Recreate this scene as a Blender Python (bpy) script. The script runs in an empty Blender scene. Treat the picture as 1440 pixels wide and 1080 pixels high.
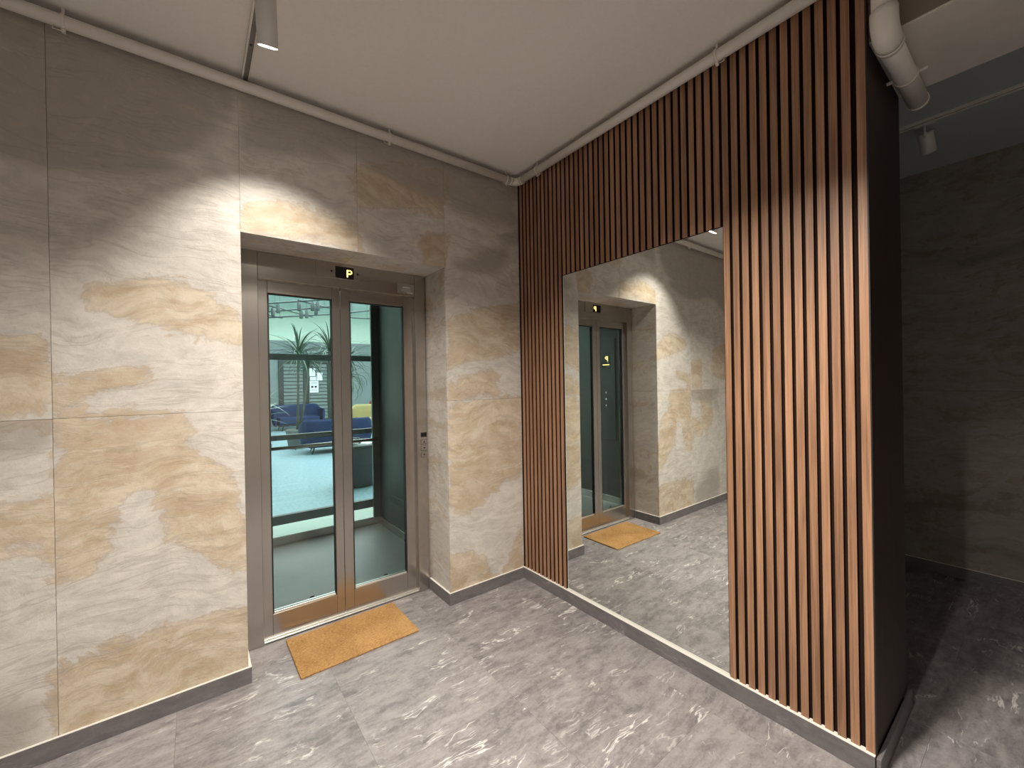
import bpy, bmesh, math, random
from math import sin, cos, pi, radians, sqrt
from mathutils import Vector, Matrix

random.seed(7)
scene = bpy.context.scene
COL = scene.collection

# ------------------------------------------------------------------ camera
FPX = 582.8
CAM = Vector((-1.932, -2.408, 1.446))
YAW, PIT, ROL = 0.6545, -0.0027, -0.0171
_F = Vector((sin(YAW) * cos(PIT), cos(YAW) * cos(PIT), sin(PIT)))
_R0 = Vector((cos(YAW), -sin(YAW), 0))
_U0 = _R0.cross(_F)
_R = _R0 * cos(ROL) + _U0 * sin(ROL)
_U = _U0 * cos(ROL) - _R0 * sin(ROL)
cd = bpy.data.cameras.new('camera')
cd.sensor_width = 36.0
cd.lens = FPX / 1440 * 36.0
cd.clip_start = 0.02
cam = bpy.data.objects.new('camera', cd)
COL.objects.link(cam)
M = Matrix((_R, _U, -_F)).transposed().to_4x4()
M.translation = CAM
cam.matrix_world = M
scene.camera = cam


def ray(u, v):
    return _F + _R * ((u - 720) / FPX) - _U * ((v - 540) / FPX)


def on_plane(u, v, axis, val):
    r = ray(u, v)
    return CAM + r * ((val - CAM[axis]) / r[axis])


# ------------------------------------------------------------------ world, exposure
w = bpy.data.worlds.new('world')
scene.world = w
w.use_nodes = True
w.node_tree.nodes['Background'].inputs[0].default_value = (0.55, 0.65, 0.75, 1)
w.node_tree.nodes['Background'].inputs[1].default_value = 0.05
scene.view_settings.view_transform = 'Standard'
scene.view_settings.look = 'None'
scene.view_settings.exposure = 0.66
scene.view_settings.gamma = 1.0
scene.view_settings.use_curve_mapping = False
cy = scene.cycles
cy.max_bounces = 10
cy.diffuse_bounces = 5
cy.glossy_bounces = 5
cy.transparent_max_bounces = 16
cy.transmission_bounces = 6
cy.sample_clamp_indirect = 6.0
cy.blur_glossy = 0.0

SPOT_COL = (1.0, 0.925, 0.83)
SPOT_POWER = {'door': 44.0, 'disc': 56.0, 'corridor': 46.0, 'rear': 80.0}


# ------------------------------------------------------------------ tagging helpers
def tag(o, label=None, cat=None, group=None, kind=None):
    if label: o['label'] = label
    if cat: o['category'] = cat
    if group: o['group'] = group
    if kind: o['kind'] = kind
    return o


def empty(name, loc=(0, 0, 0), parent=None):
    o = bpy.data.objects.new(name, None)
    o.location = loc
    o.empty_display_size = 0.1
    COL.objects.link(o)
    if parent: o.parent = parent
    return o


def mesh_obj(name, me, mat=None, parent=None, loc=None):
    o = bpy.data.objects.new(name, me)
    COL.objects.link(o)
    if mat is not None and not me.materials:
        me.materials.append(mat)
    if loc is not None: o.location = loc
    if parent: o.parent = parent
    return o


class MB:
    """bmesh collector"""
    def __init__(self):
        self.b = bmesh.new()

    def box(self, x0, x1, y0, y1, z0, z1, bev=0.0, seg=1):
        r = bmesh.ops.create_cube(self.b, size=1.0)
        vs = r['verts']
        c = Vector(((x0 + x1) / 2, (y0 + y1) / 2, (z0 + z1) / 2))
        s = Vector((abs(x1 - x0), abs(y1 - y0), abs(z1 - z0)))
        for v in vs:
            v.co = Vector((v.co.x * s.x, v.co.y * s.y, v.co.z * s.z)) + c
        if bev > 0:
            es = list({e for v in vs for e in v.link_edges})
            bmesh.ops.bevel(self.b, geom=es, offset=bev, segments=seg, affect='EDGES', profile=0.5)
        return self

    def tube(self, pts, rad, n=16, cap=True):
        pts = [Vector(p) for p in pts]
        rads = rad if isinstance(rad, (list, tuple)) else [rad] * len(pts)
        rings = []
        t0 = (pts[1] - pts[0]).normalized()
        up = Vector((0, 0, 1)) if abs(t0.z) < 0.9 else Vector((1, 0, 0))
        nrm = (up - t0 * up.dot(t0)).normalized()
        for i, p in enumerate(pts):
            if i == 0: t = pts[1] - pts[0]
            elif i == len(pts) - 1: t = pts[-1] - pts[-2]
            else: t = (pts[i + 1] - pts[i]).normalized() + (pts[i] - pts[i - 1]).normalized()
            t.normalize()
            nrm = (nrm - t * nrm.dot(t)).normalized()
            bn = t.cross(nrm)
            rings.append([self.b.verts.new(p + (nrm * cos(2 * pi * k / n) + bn * sin(2 * pi * k / n)) * rads[i]) for k in range(n)])
        for a, c in zip(rings, rings[1:]):
            for k in range(n):
                f = self.b.faces.new((a[k], a[(k + 1) % n], c[(k + 1) % n], c[k]))
                f.smooth = True
        if cap:
            self.b.faces.new(list(reversed(rings[0])))
            self.b.faces.new(rings[-1])
        return self

    def poly(self, pts, smooth=False):
        f = self.b.faces.new([self.b.verts.new(p) for p in pts])
        f.smooth = smooth
        return self

    def prism(self, outline, ext):
        """outline: list of 3D points, extruded by vector ext"""
        ext = Vector(ext)
        a = [self.b.verts.new(p) for p in outline]
        c = [self.b.verts.new(Vector(p) + ext) for p in outline]
        n = len(a)
        self.b.faces.new(list(reversed(a)))
        self.b.faces.new(c)
        for k in range(n):
            self.b.faces.new((a[k], a[(k + 1) % n], c[(k + 1) % n], c[k]))
        return self

    def mesh(self, name, mat=None):
        bmesh.ops.recalc_face_normals(self.b, faces=self.b.faces[:])
        me = bpy.data.meshes.new(name)
        self.b.to_mesh(me)
        self.b.free()
        if mat is not None: me.materials.append(mat)
        return me

    def build(self, name, mat, parent=None, loc=None):
        return mesh_obj(name, self.mesh(name, mat), None, parent, loc)


def lathe(profile, n=32):
    """profile: list of (r,z); returns MB"""
    m = MB()
    rings = []
    for r, z in profile:
        if r < 1e-6:
            rings.append([m.b.verts.new((0, 0, z))])
        else:
            rings.append([m.b.verts.new((r * cos(2 * pi * k / n), r * sin(2 * pi * k / n), z)) for k in range(n)])
    for a, c in zip(rings, rings[1:]):
        for k in range(n):
            k2 = (k + 1) % n
            vs = []
            if len(a) == 1: vs = [a[0], c[k2], c[k]]
            elif len(c) == 1: vs = [a[k], a[k2], c[0]]
            else: vs = [a[k], a[k2], c[k2], c[k]]
            f = m.b.faces.new(vs)
            f.smooth = True
    return m


# ------------------------------------------------------------------ material helpers
class NT:
    def __init__(self, name):
        self.m = bpy.data.materials.new(name)
        self.m.use_nodes = True
        self.t = self.m.node_tree
        self.n = self.t.nodes
        self.bsdf = self.n['Principled BSDF']
        self.out = self.n['Material Output']

    def link(self, a, b):
        self.t.links.new(a, b)

    def node(self, typ, **kw):
        nd = self.n.new(typ)
        for k, v in kw.items(): setattr(nd, k, v)
        return nd

    def inp(self, sock, v):
        if hasattr(v, 'is_linked') or hasattr(v, 'links'):
            self.link(v, sock)
        else:
            sock.default_value = v

    def math(self, op, a, b=None, c=None, clamp=False):
        nd = self.node('ShaderNodeMath', operation=op)
        nd.use_clamp = clamp
        self.inp(nd.inputs[0], a)
        if b is not None: self.inp(nd.inputs[1], b)
        if c is not None: self.inp(nd.inputs[2], c)
        return nd.outputs[0]

    def vmath(self, op, a, b=None):
        nd = self.node('ShaderNodeVectorMath', operation=op)
        self.inp(nd.inputs[0], a)
        if b is not None: self.inp(nd.inputs[1], b)
        return nd.outputs[0]

    def noise(self, vec, scale, detail=4, rough=0.55, dist=0.0):
        nd = self.node('ShaderNodeTexNoise')
        self.inp(nd.inputs['Vector'], vec)
        nd.inputs['Scale'].default_value = scale
        nd.inputs['Detail'].default_value = detail
        nd.inputs['Roughness'].default_value = rough
        nd.inputs['Distortion'].default_value = dist
        return nd

    def step(self, x, lo, hi):
        nd = self.node('ShaderNodeMapRange', interpolation_type='SMOOTHSTEP')
        self.inp(nd.inputs[0], x)
        nd.inputs[1].default_value = lo
        nd.inputs[2].default_value = hi
        return nd.outputs[0]

    def mix(self, fac, a, b):
        nd = self.node('ShaderNodeMix', data_type='RGBA')
        self.inp(nd.inputs[0], fac)
        self.inp(nd.inputs[6], a if not isinstance(a, tuple) else (*a, 1))
        self.inp(nd.inputs[7], b if not isinstance(b, tuple) else (*b, 1))
        return nd.outputs[2]

    def mapping(self, vec, scale=(1, 1, 1), rot=(0, 0, 0), loc=(0, 0, 0)):
        nd = self.node('ShaderNodeMapping')
        self.inp(nd.inputs[0], vec)
        nd.inputs[1].default_value = loc
        nd.inputs[2].default_value = rot
        nd.inputs[3].default_value = scale
        return nd.outputs[0]

    def bump(self, h, strength, dist):
        nd = self.node('ShaderNodeBump')
        nd.inputs['Strength'].default_value = strength
        nd.inputs['Distance'].default_value = dist
        self.inp(nd.inputs['Height'], h)
        self.link(nd.outputs[0], self.bsdf.inputs['Normal'])

    def uv_tile(self):
        """UV in metres, shifted at random for each object"""
        uv = self.node('ShaderNodeTexCoord').outputs['UV']
        oi = self.node('ShaderNodeObjectInfo').outputs['Random']
        s = self.math('MULTIPLY', oi, 37.0)
        cx = self.node('ShaderNodeCombineXYZ')
        self.link(s, cx.inputs[0])
        self.link(self.math('MULTIPLY', oi, 91.0), cx.inputs[1])
        self.link(self.math('MULTIPLY', oi, 53.0), cx.inputs[2])
        return self.vmath('ADD', uv, cx.outputs[0])


def simple(name, col, rough=0.5, metal=0.0, noise=0.0, nscale=8.0, spec=0.5, bump=0.0):
    t = NT(name)
    b = t.bsdf
    b.inputs['Roughness'].default_value = rough
    b.inputs['Metallic'].default_value = metal
    b.inputs['Specular IOR Level'].default_value = spec
    co = t.node('ShaderNodeTexCoord').outputs['Object']
    n = t.noise(co, nscale, 5)
    k = noise
    lo = tuple(c * (1 - k) for c in col)
    hi = tuple(min(1, c * (1 + k)) for c in col)
    t.link(t.mix(n.outputs[0], lo, hi), b.inputs['Base Color'])
    if bump > 0:
        t.bump(n.outputs[0], 0.5, bump)
    return t.m


def stone_mat(name, white, tan, grey, dark=1.0, relief=0.006):
    t = NT(name)
    v = t.uv_tile()
    at = t.node('ShaderNodeAttribute', attribute_name='mask')
    sep = t.node('ShaderNodeSeparateColor')
    t.link(at.outputs['Color'], sep.inputs[0])

    def warped(vec, scale, detail, amp):
        n = t.noise(vec, scale, detail, 0.6)
        w_ = t.node('ShaderNodeVectorMath', operation='SCALE')
        t.link(t.vmath('SUBTRACT', n.outputs['Color'], (0.5, 0.5, 0.5)), w_.inputs[0])
        w_.inputs['Scale'].default_value = amp
        return t.vmath('ADD', vec, w_.outputs[0])

    p0 = warped(v, 1.6, 2, 0.30)
    p = warped(p0, 7.5, 5, 0.085)
    ps = warped(p0, 9.0, 4, 0.035)
    big = t.noise(t.mapping(p, (0.9, 1.7, 1)), 2.2, 6, 0.6).outputs[0]
    mid = t.noise(t.mapping(p, (1.0, 1.9, 1)), 8.0, 8, 0.68).outputs[0]
    strat = t.noise(t.mapping(ps, (0.55, 4.2, 1)), 1.7, 3, 0.5).outputs[0]
    fine = t.noise(v, 55, 6, 0.72).outputs[0]
    blot = t.noise(p, 19, 6, 0.65).outputs[0]
    f1 = t.math('ADD', sep.outputs[0], t.math('MULTIPLY', t.math('SUBTRACT', big, 0.5), 1.25))
    f1 = t.math('ADD', f1, t.math('MULTIPLY', t.math('SUBTRACT', mid, 0.5), 1.0))
    f1 = t.math('ADD', f1, t.math('MULTIPLY', t.math('SUBTRACT', blot, 0.5), 0.35))
    tanm = t.step(f1, 0.38, 0.54)
    f2 = t.math('ADD', sep.outputs[1], t.math('MULTIPLY', t.math('SUBTRACT', strat, 0.5), 1.5))
    f2 = t.math('ADD', f2, t.math('MULTIPLY', t.math('SUBTRACT', mid, 0.5), 0.8))
    greym = t.step(f2, 0.30, 0.85)
    rim = t.math('SUBTRACT', 1.0, t.math('MULTIPLY', t.math('ABSOLUTE', t.math('SUBTRACT', f1, 0.43)), 13.0), clamp=True)
    # folded strata: contour lines of a stretched noise, broken up
    ct = t.math('FRACT', t.math('MULTIPLY', strat, 17.0))
    ln = t.math('SUBTRACT', 1.0, t.math('MULTIPLY', t.math('ABSOLUTE', t.math('SUBTRACT', ct, 0.5)), 5.0), clamp=True)
    brk = t.step(t.noise(t.mapping(p, (1.2, 2.2, 1), (0, 0, 0), (4, 9, 2)), 3.2, 4, 0.6).outputs[0], 0.44, 0.62)
    ln = t.math('MULTIPLY', ln, brk)
    cb = t.math('SUBTRACT', 1.0, t.math('MULTIPLY', t.math('ABSOLUTE', t.math('SUBTRACT', strat, 0.53)), 70.0), clamp=True)
    lines = t.math('ADD', t.math('MULTIPLY', ln, 0.7), t.math('MULTIPLY', cb, 0.6), clamp=True)
    base = t.mix(t.step(mid, 0.28, 0.70), tuple(c * 0.80 for c in white), tuple(min(1, c * 1.05) for c in white))
    tanc = t.mix(t.step(mid, 0.32, 0.66), tuple(c * y for c, y in zip(tan, (0.80, 0.72, 0.62))), tuple(min(1, c * y) for c, y in zip(tan, (1.08, 1.12, 1.16))))
    tanc = t.mix(t.math('MULTIPLY', t.step(strat, 0.50, 0.60), 0.45), tanc, tuple(x * y for x, y in zip(tan, (0.74, 0.66, 0.58))))
    c = t.mix(t.math('MULTIPLY', tanm, 0.92), base, tanc)
    c = t.mix(t.math('MULTIPLY', greym, 0.8), c, grey)
    c = t.mix(t.math('MULTIPLY', rim, 0.36), c, (0.33 * dark, 0.215 * dark, 0.105 * dark))
    c = t.mix(t.math('MULTIPLY', lines, 0.42), c, (0.27 * dark, 0.225 * dark, 0.175 * dark))
    c = t.mix(t.math('MULTIPLY', t.step(blot, 0.52, 0.74), 0.13), c, (0.34 * dark, 0.29 * dark, 0.23 * dark))
    c = t.mix(t.math('MULTIPLY', t.step(blot, 0.50, 0.30), 0.12), c, tuple(min(1, x * 1.15) for x in white))
    c = t.mix(t.math('MULTIPLY', t.step(fine, 0.56, 0.76), 0.30), c, (0.28 * dark, 0.24 * dark, 0.19 * dark))
    t.link(c, t.bsdf.inputs['Base Color'])
    t.bsdf.inputs['Roughness'].default_value = 0.5
    t.bsdf.inputs['Specular IOR Level'].default_value = 0.35
    h = t.math('ADD', t.math('MULTIPLY', mid, 0.9), t.math('MULTIPLY', fine, 0.16))
    h = t.math('ADD', h, t.math('MULTIPLY', blot, 0.35))
    h = t.math('SUBTRACT', h, t.math('MULTIPLY', lines, 0.15))
    t.bump(h, 0.6, relief)
    return t.m


def floor_mat(name, base_a, base_b, vein, vein_amt=1.0):
    t = NT(name)
    v = t.uv_tile()
    oi = t.node('ShaderNodeObjectInfo').outputs['Random']
    wn = t.noise(v, 4.0, 5)
    warp = t.node('ShaderNodeVectorMath', operation='SCALE')
    t.link(t.vmath('SUBTRACT', wn.outputs['Color'], (0.5, 0.5, 0.5)), warp.inputs[0])
    warp.inputs['Scale'].default_value = 0.10
    p = t.vmath('ADD', v, warp.outputs[0])
    s1 = t.noise(t.mapping(p, (5.0, 38, 1), (0, 0, radians(44))), 1.0, 7, 0.66).outputs[0]
    s2 = t.noise(t.mapping(p, (1.6, 3.0, 1), (0, 0, radians(30))), 2.6, 8, 0.68).outputs[0]
    fine = t.noise(v, 90, 5, 0.75).outputs[0]
    s3 = t.noise(t.mapping(p, (1.0, 1.8, 1), (0, 0, radians(40))), 13.0, 7, 0.7).outputs[0]
    f = t.math('ADD', t.math('MULTIPLY', s1, 0.34), t.math('MULTIPLY', s2, 0.34))
    f = t.math('ADD', f, t.math('MULTIPLY', s3, 0.42))
    f = t.math('ADD', f, t.math('MULTIPLY', fine, 0.22))
    f = t.math('ADD', f, t.math('MULTIPLY', t.math('SUBTRACT', oi, 0.5), 0.08))
    c = t.mix(t.step(f, 0.50, 0.82), base_a, base_b)

    def vein_set(rot, sc, width, m_lo, m_hi, seed, msc=5.0):
        q = t.mapping(p, sc, (0, 0, radians(rot)), (seed, seed * 1.7, 0))
        n = t.noise(q, 1.0, 4, 0.6, 0.4).outputs[0]
        l = t.math('SUBTRACT', 1.0, t.math('MULTIPLY', t.math('ABSOLUTE', t.math('SUBTRACT', n, 0.5)), width), clamp=True)
        mk = t.noise(t.mapping(p, (1, 1, 1), (0, 0, 0), (seed * 3, 0, seed)), msc, 4, 0.6).outputs[0]
        return t.math('MULTIPLY', l, t.step(mk, m_lo, m_hi))
    v1 = vein_set(-14, (1.3, 8.0, 1), 80, 0.545, 0.62, 3.1, 3.6)
    v2 = vein_set(-24, (2.0, 11.0, 1), 62, 0.555, 0.64, 8.4, 5.0)
    v3 = vein_set(46, (1.4, 9.0, 1), 70, 0.54, 0.68, 5.7, 4.0)
    v4 = vein_set(66, (2.5, 9.0, 1), 70, 0.58, 0.68, 2.3, 6.0)
    va = t.math('ADD', v1, t.math('ADD', t.math('MULTIPLY', v2, 0.8), t.math('MULTIPLY', v3, 0.42)), clamp=True)
    va = t.math('ADD', va, t.math('MULTIPLY', v4, 0.45), clamp=True)
    c = t.mix(t.math('MULTIPLY', va, 0.72 * vein_amt), c, vein)
    t.link(c, t.bsdf.inputs['Base Color'])
    rr = t.node('ShaderNodeMapRange')
    t.link(s2, rr.inputs[0])
    rr.inputs[3].default_value = 0.42
    rr.inputs[4].default_value = 0.58
    t.link(rr.outputs[0], t.bsdf.inputs['Roughness'])
    t.bsdf.inputs['Specular IOR Level'].default_value = 0.35
    t.bump(t.math('ADD', f, t.math('MULTIPLY', fine, 0.4)), 0.25, 0.0008)
    return t.m


def wood_mat(name, a, b, rough=0.48):
    t = NT(name)
    co = t.node('ShaderNodeTexCoord').outputs['Object']
    oi = t.node('ShaderNodeObjectInfo').outputs['Random']
    off = t.node('ShaderNodeCombineXYZ')
    t.link(t.math('MULTIPLY', oi, 40.0), off.inputs[0])
    t.link(t.math('MULTIPLY', oi, 70.0), off.inputs[2])
    v = t.vmath('ADD', co, off.outputs[0])
    g = t.noise(t.mapping(v, (160, 160, 3.2)), 1.0, 6, 0.65).outputs[0]
    g2 = t.noise(t.mapping(v, (30, 30, 1.2)), 1.0, 4, 0.6).outputs[0]
    f = t.math('ADD', t.math('MULTIPLY', g, 0.65), t.math('MULTIPLY', g2, 0.45))
    f = t.math('ADD', f, t.math('MULTIPLY', t.math('SUBTRACT', oi, 0.5), 0.10))
    c = t.mix(t.step(f, 0.30, 0.80), a, b)
    t.link(c, t.bsdf.inputs['Base Color'])
    t.bsdf.inputs['Roughness'].default_value = rough
    t.bsdf.inputs['Specular IOR Level'].default_value = 0.4
    t.bump(g, 0.25, 0.0006)
    return t.m


def steel_mat(name, col, rough=0.34, vertical=True):
    t = NT(name)
    co = t.node('ShaderNodeTexCoord').outputs['Object']
    sc = (260, 260, 2.0) if vertical else (2.0, 260, 260)
    n = t.noise(t.mapping(co, sc), 1.0, 4, 0.6).outputs[0]
    c = t.mix(n, tuple(x * 0.95 for x in col), tuple(min(1, x * 1.04) for x in col))
    t.link(c, t.bsdf.inputs['Base Color'])
    t.bsdf.inputs['Metallic'].default_value = 0.9
    rr = t.node('ShaderNodeMapRange')
    t.link(n, rr.inputs[0])
    rr.inputs[3].default_value = rough - 0.02
    rr.inputs[4].default_value = rough + 0.03
    t.link(rr.outputs[0], t.bsdf.inputs['Roughness'])
    return t.m


def glass_mat(name, tint, ior=1.5, rough=0.0):
    """thin architectural glazing: coloured see-through plus a Fresnel reflection"""
    t = NT(name)
    t.n.remove(t.bsdf)
    tr = t.node('ShaderNodeBsdfTransparent')
    tr.inputs[0].default_value = (*tint, 1)
    gl = t.node('ShaderNodeBsdfGlossy')
    gl.inputs['Roughness'].default_value = rough
    gl.inputs[0].default_value = (0.95, 1.0, 0.98, 1)
    fr = t.node('ShaderNodeFresnel')
    fr.inputs[0].default_value = ior
    mx = t.node('ShaderNodeMixShader')
    t.link(fr.outputs[0], mx.inputs[0])
    t.link(tr.outputs[0], mx.inputs[1])
    t.link(gl.outputs[0], mx.inputs[2])
    t.link(mx.outputs[0], t.out.inputs[0])
    return t.m


def emit_mat(name, col, strength):
    t = NT(name)
    t.bsdf.inputs['Base Color'].default_value = (*[min(1, c) for c in col], 1)
    t.bsdf.inputs['Emission Color'].default_value = (*col, 1)
    t.bsdf.inputs['Emission Strength'].default_value = strength
    return t.m


def mirror_mat():
    t = NT('silvered_mirror')
    t.bsdf.inputs['Base Color'].default_value = (0.88, 0.91, 0.885, 1)
    t.bsdf.inputs['Metallic'].default_value = 1.0
    t.bsdf.inputs['Roughness'].default_value = 0.0
    return t.m


def coir_mat():
    t = NT('coir')
    co = t.node('ShaderNodeTexCoord').outputs['Object']
    n1 = t.noise(t.mapping(co, (1.0, 2.6, 1)), 75, 5, 0.7).outputs[0]
    n2 = t.noise(co, 5.0, 3, 0.6).outputs[0]
    f = t.math('ADD', t.math('MULTIPLY', n1, 0.75), t.math('MULTIPLY', n2, 0.30))
    c = t.mix(t.step(f, 0.35, 0.72), (0.34, 0.175, 0.060), (0.66, 0.41, 0.175))
    t.link(c, t.bsdf.inputs['Base Color'])
    t.bsdf.inputs['Roughness'].default_value = 0.9
    t.bsdf.inputs['Specular IOR Level'].default_value = 0.1
    t.bump(n1, 0.9, 0.004)
    return t.m


MT = {}
MT['stone'] = stone_mat('layered_travertine', (0.67, 0.635, 0.585), (0.60, 0.51, 0.385), (0.38, 0.35, 0.315))
MT['darkstone'] = stone_mat('charcoal_stone', (0.30, 0.285, 0.26), (0.24, 0.22, 0.19), (0.14, 0.132, 0.125), dark=0.4)
MT['floor'] = floor_mat('grey_marble', (0.145, 0.134, 0.136), (0.345, 0.322, 0.321), (0.86, 0.83, 0.81))
MT['skirting'] = floor_mat('grey_marble_skirting', (0.135, 0.125, 0.128), (0.20, 0.187, 0.188), (0.42, 0.40, 0.39), 0.6)
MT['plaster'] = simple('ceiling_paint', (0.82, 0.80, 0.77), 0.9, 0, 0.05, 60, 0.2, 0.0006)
MT['sidewall'] = simple('side_wall_paint', (0.56, 0.53, 0.49), 0.9, 0, 0.05, 20, 0.2)
MT['beam'] = simple('beam_paint', (0.62, 0.585, 0.55), 0.85, 0, 0.08, 12, 0.2)
MT['corrceil'] = simple('corridor_ceiling_dimmed', (0.40, 0.44, 0.46), 0.9, 0, 0.04, 30, 0.2)  # the corridor's dim, bluish light is put into this ceiling colour
MT['beamface'] = simple('brown_beam_face', (0.20, 0.165, 0.14), 0.7, 0, 0.12, 10)
MT['backing'] = simple('wall_core', (0.07, 0.065, 0.06), 0.9)
MT['slat'] = wood_mat('walnut_veneer', (0.17, 0.084, 0.047), (0.47, 0.262, 0.150))
MT['felt'] = simple('dark_felt', (0.020, 0.011, 0.008), 0.95, 0, 0.2, 90, 0.1)
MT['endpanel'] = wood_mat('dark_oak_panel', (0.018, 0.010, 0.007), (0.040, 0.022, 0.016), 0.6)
MT['white'] = simple('white_joint', (0.80, 0.78, 0.72), 0.5, 0, 0.03)
MT['pipe'] = simple('white_pipe', (0.74, 0.71, 0.67), 0.38, 0, 0.03, 20)
MT['steel'] = steel_mat('brushed_steel', (0.45, 0.42, 0.385), 0.215)
MT['steel_h'] = steel_mat('brushed_steel_across', (0.45, 0.42, 0.385), 0.24, False)
MT['steel_dk'] = steel_mat('dark_steel', (0.17, 0.17, 0.155), 0.38)
MT['alu'] = steel_mat('aluminium', (0.85, 0.83, 0.78), 0.42, False)
MT['rubber'] = simple('black_gasket', (0.012, 0.013, 0.013), 0.6)
MT['black'] = simple('black_gloss', (0.006, 0.006, 0.007), 0.15)
MT['darkframe'] = simple('dark_green_grey_paint', (0.035, 0.042, 0.040), 0.45, 0, 0.1)
MT['glass'] = glass_mat('green_tint_glass', (0.87, 0.935, 0.91))
MT['glass2'] = glass_mat('shaft_glass', (0.935, 0.975, 0.965))
MT['clear'] = glass_mat('clear_glass', (0.93, 0.97, 0.96))
MT['mirror'] = mirror_mat()
MT['edge'] = simple('polished_glass_edge', (0.62, 0.72, 0.66), 0.15)
MT['coir'] = coir_mat()
MT['led'] = emit_mat('amber_led', (1.0, 0.66, 0.16), 2.2)
MT['lens'] = emit_mat('lamp_lens', (1.0, 0.93, 0.82), 24.0)
MT['diffuser'] = emit_mat('lamp_diffuser', (1.0, 0.92, 0.80), 4.0)
MT['lampbody'] = simple('lamp_white_paint', (0.66, 0.645, 0.63), 0.3, 0, 0.02)
MT['track'] = simple('track_grey', (0.30, 0.29, 0.28), 0.5, 0, 0.05)
MT['trackslot'] = simple('track_slot', (0.20, 0.195, 0.185), 0.6)


# ------------------------------------------------------------------ measured planes
ZC = 2.96            # ceiling
ZB = 0.08            # skirting top
ZJ = 1.334           # tile joint
XL, XR, ZT = -1.741, -0.62, 2.207   # lift recess
DF = 0.280           # depth of the recess
MY0, MY1, MZ = -0.458, -1.495, 2.145   # mirror
YE = -2.010          # free end of slatted wall
XB = 0.53            # far side of the slatted block
XW = 2.38            # corridor wall
XO, YO = -3.9, -4.6  # room limits behind the camera


# ------------------------------------------------------------------ tiles
def poly_mask(polys, x, z):
    """soft inside value of any of the polygons"""
    best = -1.0
    for pl in polys:
        inside = False
        d = 1e9
        n = len(pl)
        for i in range(n):
            x1, z1 = pl[i]; x2, z2 = pl[(i + 1) % n]
            if (z1 > z) != (z2 > z) and x < (x2 - x1) * (z - z1) / (z2 - z1) + x1: inside = not inside
            dx, dz = x2 - x1, z2 - z1
            l2 = dx * dx + dz * dz
            tt = 0 if l2 == 0 else max(0, min(1, ((x - x1) * dx + (z - z1) * dz) / l2))
            ex, ez = x1 + tt * dx - x, z1 + tt * dz - z
            d = min(d, sqrt(ex * ex + ez * ez))
        best = max(best, d if inside else -d)
    s = max(0, min(1, (best + 0.13) / 0.26))
    return s * s * (3 - 2 * s)


def pix_poly(pts, axis=1, val=0.0):
    out = []
    for u, v in pts:
        P = on_plane(u, v, axis, val)
        out.append((P.x if axis == 1 else P.y, P.z))
    return out


TAN = [pix_poly(q) for q in [
    [(76, 588), (262, 581), (262, 625), (300, 660), (346, 735), (346, 795), (310, 802), (285, 775), (242, 760), (236, 720), (212, 686), (182, 680), (156, 700), (150, 745), (120, 800), (78, 815)],
    [(80, 945), (150, 912), (250, 882), (347, 858), (350, 945), (85, 1045)],
    [(-60, 745), (40, 705), (80, 690), (80, 742), (0, 780), (-60, 800)],
    [(74, 560), (130, 535), (200, 522), (215, 532), (150, 550), (76, 566)],
    [(130, 410), (220, 392), (338, 430), (338, 478), (270, 470), (180, 452)],
    [(345, 285), (420, 292), (500, 318), (500, 350), (430, 330), (345, 318)],
    [(505, 235), (560, 232), (624, 250), (624, 300), (570, 290), (505, 285)],
    [(590, 330), (626, 330), (626, 375), (600, 372)],
    [(632, 455), (680, 432), (729, 425), (729, 492), (680, 500), (632, 512)],
    [(632, 535), (690, 525), (700, 560), (632, 562)],
    [(630, 562), (731, 559), (731, 668), (705, 678), (690, 695), (660, 720), (632, 712)],
    [(634, 792), (662, 778), (678, 785), (700, 822), (634, 845)],
    [(712, 800), (722, 765), (735, 745), (735, 815)],
    [(-60, 470), (60, 480), (72, 585), (-60, 595)],
]]
GREY = [pix_poly(q) for q in [
    [(340, 90), (728, 255), (728, 300), (620, 285), (500, 230), (340, 210)],
    [(640, 370), (700, 340), (729, 320), (729, 345), (700, 385), (650, 392)],
    [(630, 260), (728, 280), (728, 318), (680, 312), (630, 295)],
]] + [
    [(-3.95, 3.0), (-1.74, 3.0), (-1.76, 2.75), (-2.05, 2.42), (-2.4, 2.30), (-2.9, 2.36), (-3.3, 2.2), (-3.95, 2.25)],
    [(-3.0, 1.33), (-2.38, 1.33), (-2.38, 1.22), (-2.7, 1.16), (-3.0, 1.10)],
    [(-2.95, 0.42), (-2.6, 0.34), (-2.45, 0.22), (-2.39, 0.0), (-3.0, 0.0)],
]
TAN += [[(-2.80, 1.32), (-2.60, 1.32), (-2.62, 0.92), (-2.70, 0.72), (-2.82, 1.0)], [(-3.3, 1.9), (-2.9, 1.8), (-2.85, 1.5), (-3.2, 1.45)]]


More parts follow.
